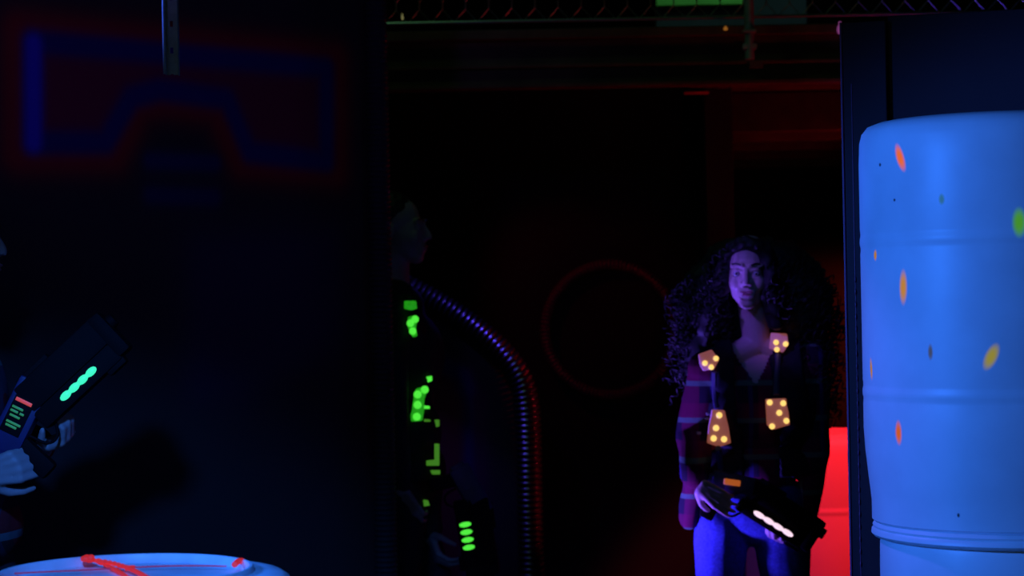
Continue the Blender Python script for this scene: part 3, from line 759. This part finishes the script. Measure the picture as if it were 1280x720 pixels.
torso_prims(bm, shl, shr, nb+V((0, 0, .0)), wst, hp, Rb, -.014)
cap(bm, shr, .040, elr, .034); cap(bm, elr, .034, wrr, .024); cap(bm, shl, .040, ell_, .034); cap(bm, ell_, .034, wrl, .024)
leg_prims(bm, hipr, knr, ankr, -.012, True); leg_prims(bm, hipl, knl, ankl, -.012, True)
hand_prims(bm, pw(874, 606, -.218), (.80, .02, -.60), (.1, 1, .1), -1, (.30, .34, .38, .44), .86, .05, .5)
hand_prims(bm, pw(1000, 660, -.05), (-.82, -.40, -.34), (-.15, -.5, .9), 1, (.75, .75, .75, .8), .90, .04, .5)
bb = bake(bm, .0042, 3, head_deform(TH, HS))
obj('body', bb, M_['skin'], wo)
face_parts(TH, HS, wo, M_['hair'])
# jeans
bm = bmesh.new(); ell(bm, hp, (.164, .120, .125), Rb, 24); leg_prims(bm, hipr, knr, ankr, .012); leg_prims(bm, hipl, knl, ankl, .012)
def dj(c): return c+V((noise3(c, 14), noise3(c+V((5, 0, 0)), 14), 0))*.006
b_ = bake(bm, .009, 3, dj); obj('jeans', b_, M_['jeans'], wo)
shoe(wo, ankr, (-.15, -1, 0)); shoe(wo, ankl, (.2, -1, 0))
# plaid shirt, open collar
bm = bmesh.new(); torso_prims(bm, shl, shr, nb+V((0, .02, -.03)), wst, hp, Rb, .010)
ell(bm, hp+V((-.01, 0, -.02)), (.178, .128, .10), Rb, 24)
cap(bm, shr, .056, elr, .052, 14); cap(bm, elr, .052, wrr+V((0, 0, .02)), .045, 14); cap(bm, shl, .056, ell_, .054, 14); cap(bm, ell_, .054, wrl+V((.0, 0, .02)), .046, 14)
cap(bm, wrr+V((0, .02, .02)), .035, pw(861, 650, .02), .03, 10)
nbz = pw(938, 478).z
def dsh(c): 
    k = .009; return c+V((noise3(c, 11), noise3(c+V((7, 0, 0)), 11), noise3(c+V((0, 9, 0)), 11)*.5))*k
b_ = bake(bm, .0055, 4, dsh)
def keep_shirt(c):
    dx = c.x-pw(940, 440).x; 
    if c.y < WD+.0 and c.z > nbz and abs(dx) < (c.z-nbz)*.62: return False      # V neck
    if (c-nb).length < .062: return False
    if c.z < zhem+.012*math.sin(c.x*30) and xl0 < c.x < xl1: return False
    return True
zhem = pw(940, 604).z; xl0 = pw(871, 640).x; xl1 = pw(1000, 640).x
trim_mesh(b_, keep_shirt); solid('plaid_shirt', b_, M_['plaid'], wo, .003)
# vest
bm = bmesh.new(); torso_prims(bm, shl, shr, nb+V((0, .02, -.03)), wst, hp+V((0, 0, .09)), Rb, .022)
b_ = bake(bm, .009, 3)
zv = pw(940, 597).z
def keep_v(c):
    l = Rb.inverted() @ (c-nb)
    if c.z < zv: return False
    if l.y < 0 and abs(l.x-(-.02 if c.z > 1.0 else -.01)) < .052+max(0, (c.z-1.20))*.1: return False
    if (c-shr).length < .066 or (c-shl).length < .066: return False
    if abs(l.x) > .135 and c.z > shr.z-.09: return False
    if (c-nb).length < .075: return False
    return True
trim_mesh(b_, keep_v); vest = solid('vest', b_, M_['black_cloth'], wo, .010); vest['_o'] = wo['_o']; vest['label'] = 'black vest with orange sensor lights'
def yfront(px, py): 
    return None
def front_depth(o_bm_pts, px, py): return 0
# find how far the vest front is at a pixel by ray casting on the evaluated shirt/vest meshes
def cast(px, py, objs, org):
    best = None; d = ray(px, py)
    for o_ in objs:
        from mathutils.bvhtree import BVHTree
        if '_bvh' not in cache: pass
        key = o_.name
        if key not in cache:
            b2 = bmesh.new(); b2.from_mesh(o_.data); bmesh.ops.translate(b2, verts=b2.verts, vec=V(org)); cache[key] = BVHTree.FromBMesh(b2); b2.free()
        h = cache[key].ray_cast(CAM, d.normalized())
        if h[0] is not None and (best is None or h[3] < best[3]): best = h
    return best
cache = {}
wobj = [c for c in wo.children if c.name.split('.')[0] in ('vest', 'plaid_shirt')]
def mind(pts, objs, org):
    b_ = None
    for px, py in pts:
        h = cast(px, py, objs, org)
        if h:
            d_ = (h[0]-CAM).dot(fw); b_ = d_ if b_ is None or d_ < b_ else b_
    return b_
def sens_w(pts, leds, depth=None, hm='hous_o', lm='led_o', r=.0085, base=None, objs=None, org=None, parent=None, lift=.036):
    cxp = sum(p[0] for p in pts)/len(pts); cyp = sum(p[1] for p in pts)/len(pts)
    dd = (mind(pts+leds+[(cxp, cyp)], objs or wobj, org or WO) or WD-.13)-.024
    return sensor(parent or vest, [at(px, py, dd) for px, py in pts], -fw, [at(px, py, dd) for px, py in leds], M_[hm], M_[lm], r)
sens_w([(873, 443), (890, 437), (899, 450), (893, 461), (879, 464), (875, 456)], [(881, 454), (895, 448), (889, 459)])
sens_w([(964, 416), (984, 417), (986, 431), (979, 441), (962, 436)], [(970, 428), (982, 430), (971, 437)])
sens_w([(890, 512), (906, 513), (911, 535), (914, 554), (899, 559), (884, 554), (886, 534)], [(899, 519), (895, 535), (892, 548), (905, 549)], r=.0095)
sens_w([(957, 499), (983, 498), (984, 515), (988, 531), (968, 537), (959, 532)], [(962, 503), (979, 504), (974, 516), (983, 526), (965, 533)], r=.009)
# straps and buckles on the vest
for pts in (((893, 465), (893, 490), (896, 512)), ((972, 444), (970, 470), (970, 496)), ((897, 560), (900, 580), (902, 596))):
    wp = []
    for px, py in pts:
        h = cast(px, py, wobj, WO); wp.append((h[0] if h else pw(px, py, -.13))-fw*.012)
    bm = bmesh.new(); sweep(bm, resample(smooth_path(wp, 2), .008), lambda i: .010, 8); obj('strap', bm, M_['strap'], vest)
for px, py in ((885, 517), (884, 523), (873, 541)):
    h = cast(px, py, wobj, WO); c = (h[0] if h else pw(px, py, -.12))-fw*.012
    bm = bmesh.new(); box(bm, c, (.014, .008, .009), None, .002); obj('buckle', bm, M_['eyew'], vest)
# hair: big curly volume
hc = TH @ V((0, .03, .02))
lob = [(pw(925, 335, .09), (.120, .095, .095)), (pw(965, 335, .09), (.125, .095, .095)), (pw(884, 385, .09), (.088, .09, .150)), (pw(872, 440, .10), (.055, .07, .12)), (pw(945, 400, .14), (.16, .08, .19)),
       (pw(1000, 385, .08), (.100, .095, .165)), (pw(1015, 450, .08), (.055, .08, .15)), (pw(985, 430, .04), (.030, .05, .06))]
bm = bmesh.new()
for c, r in lob: ell(bm, c, r, None, 24)
cap(bm, TH @ V((-.058, -.02, .055)), .025, TH @ V((-.075, -.02, -.04)), .026); cap(bm, TH @ V((.056, -.035, .06)), .028, TH @ V((.070, -.04, -.07)), .034)
cap(bm, TH @ V((-.055, -.035, .080)), .024, TH @ V((0, -.052, .097)), .022); cap(bm, TH @ V((0, -.052, .097)), .022, TH @ V((.055, -.04, .075)), .028)
cap(bm, TH @ V((.07, -.04, -.07)), .032, TH @ V((.085, -.02, -.16)), .026)
Ti = TH.inverted()
def dh(c):
    d = (c-hc).normalized(); k = .022*noise3(c, 22)+.012*noise3(c, 50); q = Ti @ c
    if abs(q.x) < .05 and q.z < .07 and q.y < -.02: k = 0
    return c+d*k
hb = bake(bm, .009, 1, dh)
rnd = random.Random(11)
# individual curls over the volume
vs = [v.co.copy() for v in hb.verts]; ns = [v.normal.copy() for v in hb.verts]
cnt = 0; SB = [pw(974, 429), pw(885, 451), pw(972, 505), pw(972, 525), pw(898, 535)]
while cnt < 620:
    i = rnd.randrange(len(vs)); p = vs[i]; nn = ns[i]; q = Ti @ p
    if (abs(q.x) < .055 and -.16 < q.z < .075 and q.y < -.01): continue
    if p.y > WD+.13 and rnd.random() < .7: continue
    cnt += 1; r = rnd.uniform(.008, .014); Lc = rnd.uniform(.05, .11); turns = rnd.uniform(2, 3.5); ph = rnd.uniform(0, 6.28)
    side_ = 1 if p.x > hc.x else -1
    dr = (V((side_*.35*rnd.random(), rnd.uniform(-.15, .15), -1))+nn*.7).normalized(); x_, y_ = frame_of(dr); st = p-nn*.012
    pts = []; N = 18; bad = False
    for k in range(N):
        t = k/(N-1); a = ph+t*turns*2*PI
        c = st+dr*Lc*t+(x_*math.cos(a)+y_*math.sin(a))*r
        qq = Ti @ c
        if abs(qq.x+.004) < .050 and -.2 < qq.z < .07 and qq.y < 0: bad = True
        for sp_ in SB:
            if abs(c.x-sp_.x) < .042 and abs(c.z-sp_.z) < .042: bad = True
        pts.append(c)
    if bad: continue
    n4 = 4; prev = None
    for k, c in enumerate(pts):
        rr_ = .0042*(1-.5*k/N); ring = [hb.verts.new(c+(x_*math.cos(a)+dr*math.sin(a))*rr_) for a in (0, PI/2, PI, 3*PI/2)]
        if prev:
            for j in range(4): hb.faces.new((prev[j], prev[(j+1) % 4], ring[(j+1) % 4], ring[j]))
        prev = ring
obj('hair', hb, M_['hair'], wo)
# her gun
gp = pw(943, 624, -.16)
g1, W1, R1 = gun(gp, (.84, -.05, -.55), (0, -1, 0), 'laser tag gun with white light strip held by the curly-haired woman', None, M_['led_w'], scr=False, srange=(.018, .152))
bm = bmesh.new(); c = pw(914, 603, -.20); 
box(bm, pw(915, 603, -.185), (.050, .02, .018), Euler((0, .15, 0)), .004); o = obj('display', bm, M_['scr_o'], g1); o['label'] = 'small orange-lit display'

# ---------------------------------------------------------------- the man behind the left wall
MD = 6.95; MO = at(505, 700, MD); MO = V((MO.x, MD, 0))
def pm(px, py, dy=0.0): return at(px, py, MD+dy)
ma = thing('person', 'person in profile with green-lit vest stepping out behind the left wall edge', 'person', MO)
Rm = Euler((0, 0, math.radians(78))).to_matrix()      # faces image right
TM = Matrix.Translation(pm(498, 288, 0)) @ Rm.to_4x4()
fdir = Rm @ V((0, -1, 0))
nbm = pm(490, 360); shn = pm(494, 388, -.17); shf = pm(500, 386, .17); wsm = pm(502, 540); hpm = pm(500, 610)
Rbm = Euler((0, 0, math.radians(70))).to_matrix()
eln = pm(486, 510, -.20); wrn = pm(500, 612, -.14); elf = pm(525, 520, .14); wrf = pm(538, 670, -.02)
hn = pm(502, 640, -.08); hf = pm(505, 640, .08); an = V((hn.x-.12, MD-.10, .10)); af = V((hf.x+.16, MD+.10, .09)); kn = hn.lerp(an, .48)+fdir*.04; kf = hf.lerp(af, .48)+fdir*.04
bm = bmesh.new(); head_prims(bm, TM, 1.0, True); cap(bm, TM @ V((0, .02, -.07)), .056, nbm, .060, 16)
torso_prims(bm, shn, shf, nbm, wsm, hpm, Rbm, -.012, False, True)
cap(bm, shn, .046, eln, .038); cap(bm, eln, .038, wrn, .027); cap(bm, shf, .046, elf, .038); cap(bm, elf, .038, wrf, .027)
leg_prims(bm, hn, kn, an, -.01, True, fdir); leg_prims(bm, hf, kf, af, -.01, True, fdir)
hand_prims(bm, wrn, (.45, -.05, -.9), (.3, 1, 0), -1, (.5, .55, .6, .65), 1.0, .04, .5)
hand_prims(bm, wrf, (.35, -.55, -.75), (.8, .2, .2), 1, (.55, .6, .65, .7), 1.0, .04, .5)
obj('body', bake(bm, .005, 3, head_deform(TM, 1)), M_['skin_d'], ma); face_parts(TM, 1.0, ma, M_['hair_s'])
bm = bmesh.new(); ell(bm, TM @ V((0, .035, .055)), (.082, .092, .082), Rm, 24); ell(bm, TM @ V((0, .075, .0)), (.068, .05, .075), Rm, 20)
hb = bake(bm, .005, 2); 
for v in hb.verts: v.co += (v.co-(TM @ V((0, .02, .02)))).normalized()*.004*noise3(v.co, 60)
obj('hair', hb, M_['hair_s'], ma)
bm = bmesh.new(); torso_prims(bm, shn, shf, nbm+V((0, 0, -.03)), wsm, hpm, Rbm, .010, False, True)
cap(bm, shn, .062, eln, .056, 14); cap(bm, eln, .056, wrn+V((0, 0, .03)), .042, 14); cap(bm, shf, .062, elf, .056, 14); cap(bm, elf, .056, wrf+V((0, 0, .03)), .042, 14)
b_ = bake(bm, .010, 3, dsh); trim_mesh(b_, lambda c: (c-nbm).length > .065); solid('shirt', b_, M_['dark_cloth'], ma, .003)
bm = bmesh.new(); ell(bm, hpm, (.165, .118, .11), Rbm, 24); leg_prims(bm, hn, kn, an, .010, fd=fdir); leg_prims(bm, hf, kf, af, .010, fd=fdir)
obj('trousers', bake(bm, .011, 3), M_['dark_cloth'], ma); shoe(ma, an, fdir); shoe(ma, af, fdir)
bm = bmesh.new(); torso_prims(bm, shn, shf, nbm+V((0, 0, -.03)), wsm, hpm+V((0, 0, .06)), Rbm, .028, False, True)
b_ = bake(bm, .010, 3)
def keep_m(c):
    if c.z < pm(500, 600).z or (c-nbm).length < .08: return False
    return (c-shn).length > .075 and (c-shf).length > .075
trim_mesh(b_, keep_m); vm = solid('vest', b_, M_['black_cloth'], ma, .010); vm['_o'] = ma['_o']; vm['label'] = 'black vest with green sensor lights'
mob = [vm]+[c for c in ma.children if c.name.startswith('shirt')]
def sm(pts, leds, r=.010, lm='led_g', hm='hous_g', lift=.045): 
    cxp = sum(p[0] for p in pts)/len(pts); cyp = sum(p[1] for p in pts)/len(pts)
    dd = (mind(pts+leds+[(cxp, cyp)], mob, MO) or MD-.08)-.024
    return sensor(vm, [at(px, py, dd) for px, py in pts], -fw, [at(px, py, dd) for px, py in leds], M_[hm], M_[lm], r, th=.02)
sm([(505, 376), (520, 376), (521, 386), (514, 388), (505, 386)], [(512, 380)], .010, 'hous_g')
sm([(510, 396), (520, 394), (522, 402), (518, 408), (522, 420), (516, 422), (509, 408)], [(513, 404), (516, 414), (519, 399)], .012)
sm([(520, 486), (532, 483), (534, 490), (529, 498), (530, 512), (528, 526), (514, 527), (513, 519), (517, 508), (517, 494)], [(522, 493), (531, 487), (522, 506), (521, 521)], .013)
for k, (pts, mm) in enumerate(((((533, 471), (540, 470), (540, 476), (535, 478)), 'led_g'), (((530, 507), (537, 508), (537, 511), (530, 511)), 'led_g'), (((530, 524), (538, 525), (538, 527), (530, 527)), 'trim_gd'),
        (((543, 525), (549, 525), (549, 533), (544, 534)), 'trim_gd'), (((543, 555), (549, 555), (549, 582), (533, 582), (533, 576), (543, 575)), 'trim_gd'), (((538, 588), (550, 588), (550, 593), (540, 593)), 'trim_gd'), (((529, 625), (535, 626), (537, 632), (530, 633)), 'trim_gd'))):
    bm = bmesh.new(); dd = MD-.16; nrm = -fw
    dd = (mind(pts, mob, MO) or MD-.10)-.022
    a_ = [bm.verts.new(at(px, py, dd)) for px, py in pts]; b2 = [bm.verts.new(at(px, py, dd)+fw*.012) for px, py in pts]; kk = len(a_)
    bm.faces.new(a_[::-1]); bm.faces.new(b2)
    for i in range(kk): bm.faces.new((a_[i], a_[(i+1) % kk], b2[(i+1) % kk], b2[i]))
    obj('led_trim_bar', bm, M_[mm], vm, smooth=False)  # green LEDs, and reflecting trim that is given a glow
gun(pm(590, 636, -.14), (.14, -.12, -.96), (.12, -1, -.1), 'laser tag gun with four green light bars pointed at the floor', None, M_['led_g'], scr=False, blink=True)

# ---------------------------------------------------------------- the person at the left edge
LD = 4.7; LO = at(-60, 700, LD); LO = V((LO.x, LD, 0))
def pl(px, py, dy=0.0): return at(px, py, LD+dy)
le = thing('person', 'person cut off by the left frame edge aiming a gun upward', 'person', LO)
Rl = Euler((0, 0, math.radians(85))).to_matrix()
TL = Matrix.Translation(pl(-53, 302, 0)) @ Rl.to_4x4(); fl = Rl @ V((0, -1, 0))
nbl = pl(-75, 395); sln = pl(-72, 425, -.17); slf = pl(-62, 425, .16); wsl = pl(-58, 610); hpl = V((pl(-48, 720).x, LD, .92))
Rbl = Euler((0, 0, math.radians(75))).to_matrix()
eln = pl(-85, 560, -.20); wrn = pl(-26, 594, -.16); elf = pl(-10, 540, .10); wrf = pl(52, 560, -.02)
hn = V((hpl.x, LD-.08, .86)); hf = V((hpl.x, LD+.08, .86)); an = V((hn.x-.15, LD-.10, .10)); af = V((hf.x+.18, LD+.10, .09)); kn = hn.lerp(an, .48)+fl*.04; kf = hf.lerp(af, .48)+fl*.04
bm = bmesh.new(); head_prims(bm, TL, .97); cap(bm, TL @ V((0, .02, -.07)), .052, nbl, .055, 16)
torso_prims(bm, sln, slf, nbl, wsl, hpl, Rbl, -.012, False)
cap(bm, sln, .044, eln, .037); cap(bm, eln, .037, wrn, .026); cap(bm, slf, .044, elf, .037); cap(bm, elf, .037, wrf, .026)
leg_prims(bm, hn, kn, an, -.01, True, fl); leg_prims(bm, hf, kf, af, -.01, True, fl)
hand_prims(bm, wrn, (.95, -.02, .22), (.05, .95, .1), -1, (.75, .8, .85, .9), 1.0, .04, .5)
hand_prims(bm, wrf, (.75, -.45, .35), (-.3, -.3, .8), 1, (.75, .8, .8, .85), .95, .04, .5)
obj('body', bake(bm, .005, 3, head_deform(TL, .97)), M_['skin_d'], le); face_parts(TL, .97, le, M_['hair_s'])
bm = bmesh.new(); ell(bm, TL @ V((0, .035, .05)), (.084, .094, .086), Rl, 24); ell(bm, TL @ V((0, .08, -.04)), (.07, .05, .10), Rl, 20)
obj('hair', bake(bm, .006, 2), M_['hair_s'], le)
bm = bmesh.new(); torso_prims(bm, sln, slf, nbl+V((0, 0, -.03)), wsl, hpl, Rbl, .012, False)
cap(bm, sln, .060, eln, .054, 14); cap(bm, eln, .054, wrn.lerp(eln, .12), .040, 14); cap(bm, slf, .060, elf, .054, 14); cap(bm, elf, .054, wrf.lerp(elf, .12), .040, 14)
b_ = bake(bm, .010, 3, dsh); trim_mesh(b_, lambda c: (c-nbl).length > .062); solid('plaid_shirt', b_, M_['plaid_d'], le, .003)
bm = bmesh.new(); ell(bm, hpl, (.165, .118, .11), Rbl, 24); leg_prims(bm, hn, kn, an, .010, fd=fl); leg_prims(bm, hf, kf, af, .010, fd=fl)
obj('trousers', bake(bm, .011, 3), M_['dark_cloth'], le); shoe(le, an, fl); shoe(le, af, fl)
gun(pl(53, 499, -.13), (.74, .02, .67), (0, -1, 0), 'laser tag gun with turquoise light strip raised at the left edge', None, M_['led_t'], scr=True)

for o in list(bpy.data.objects):
    if '_o' in o.keys(): del o['_o']
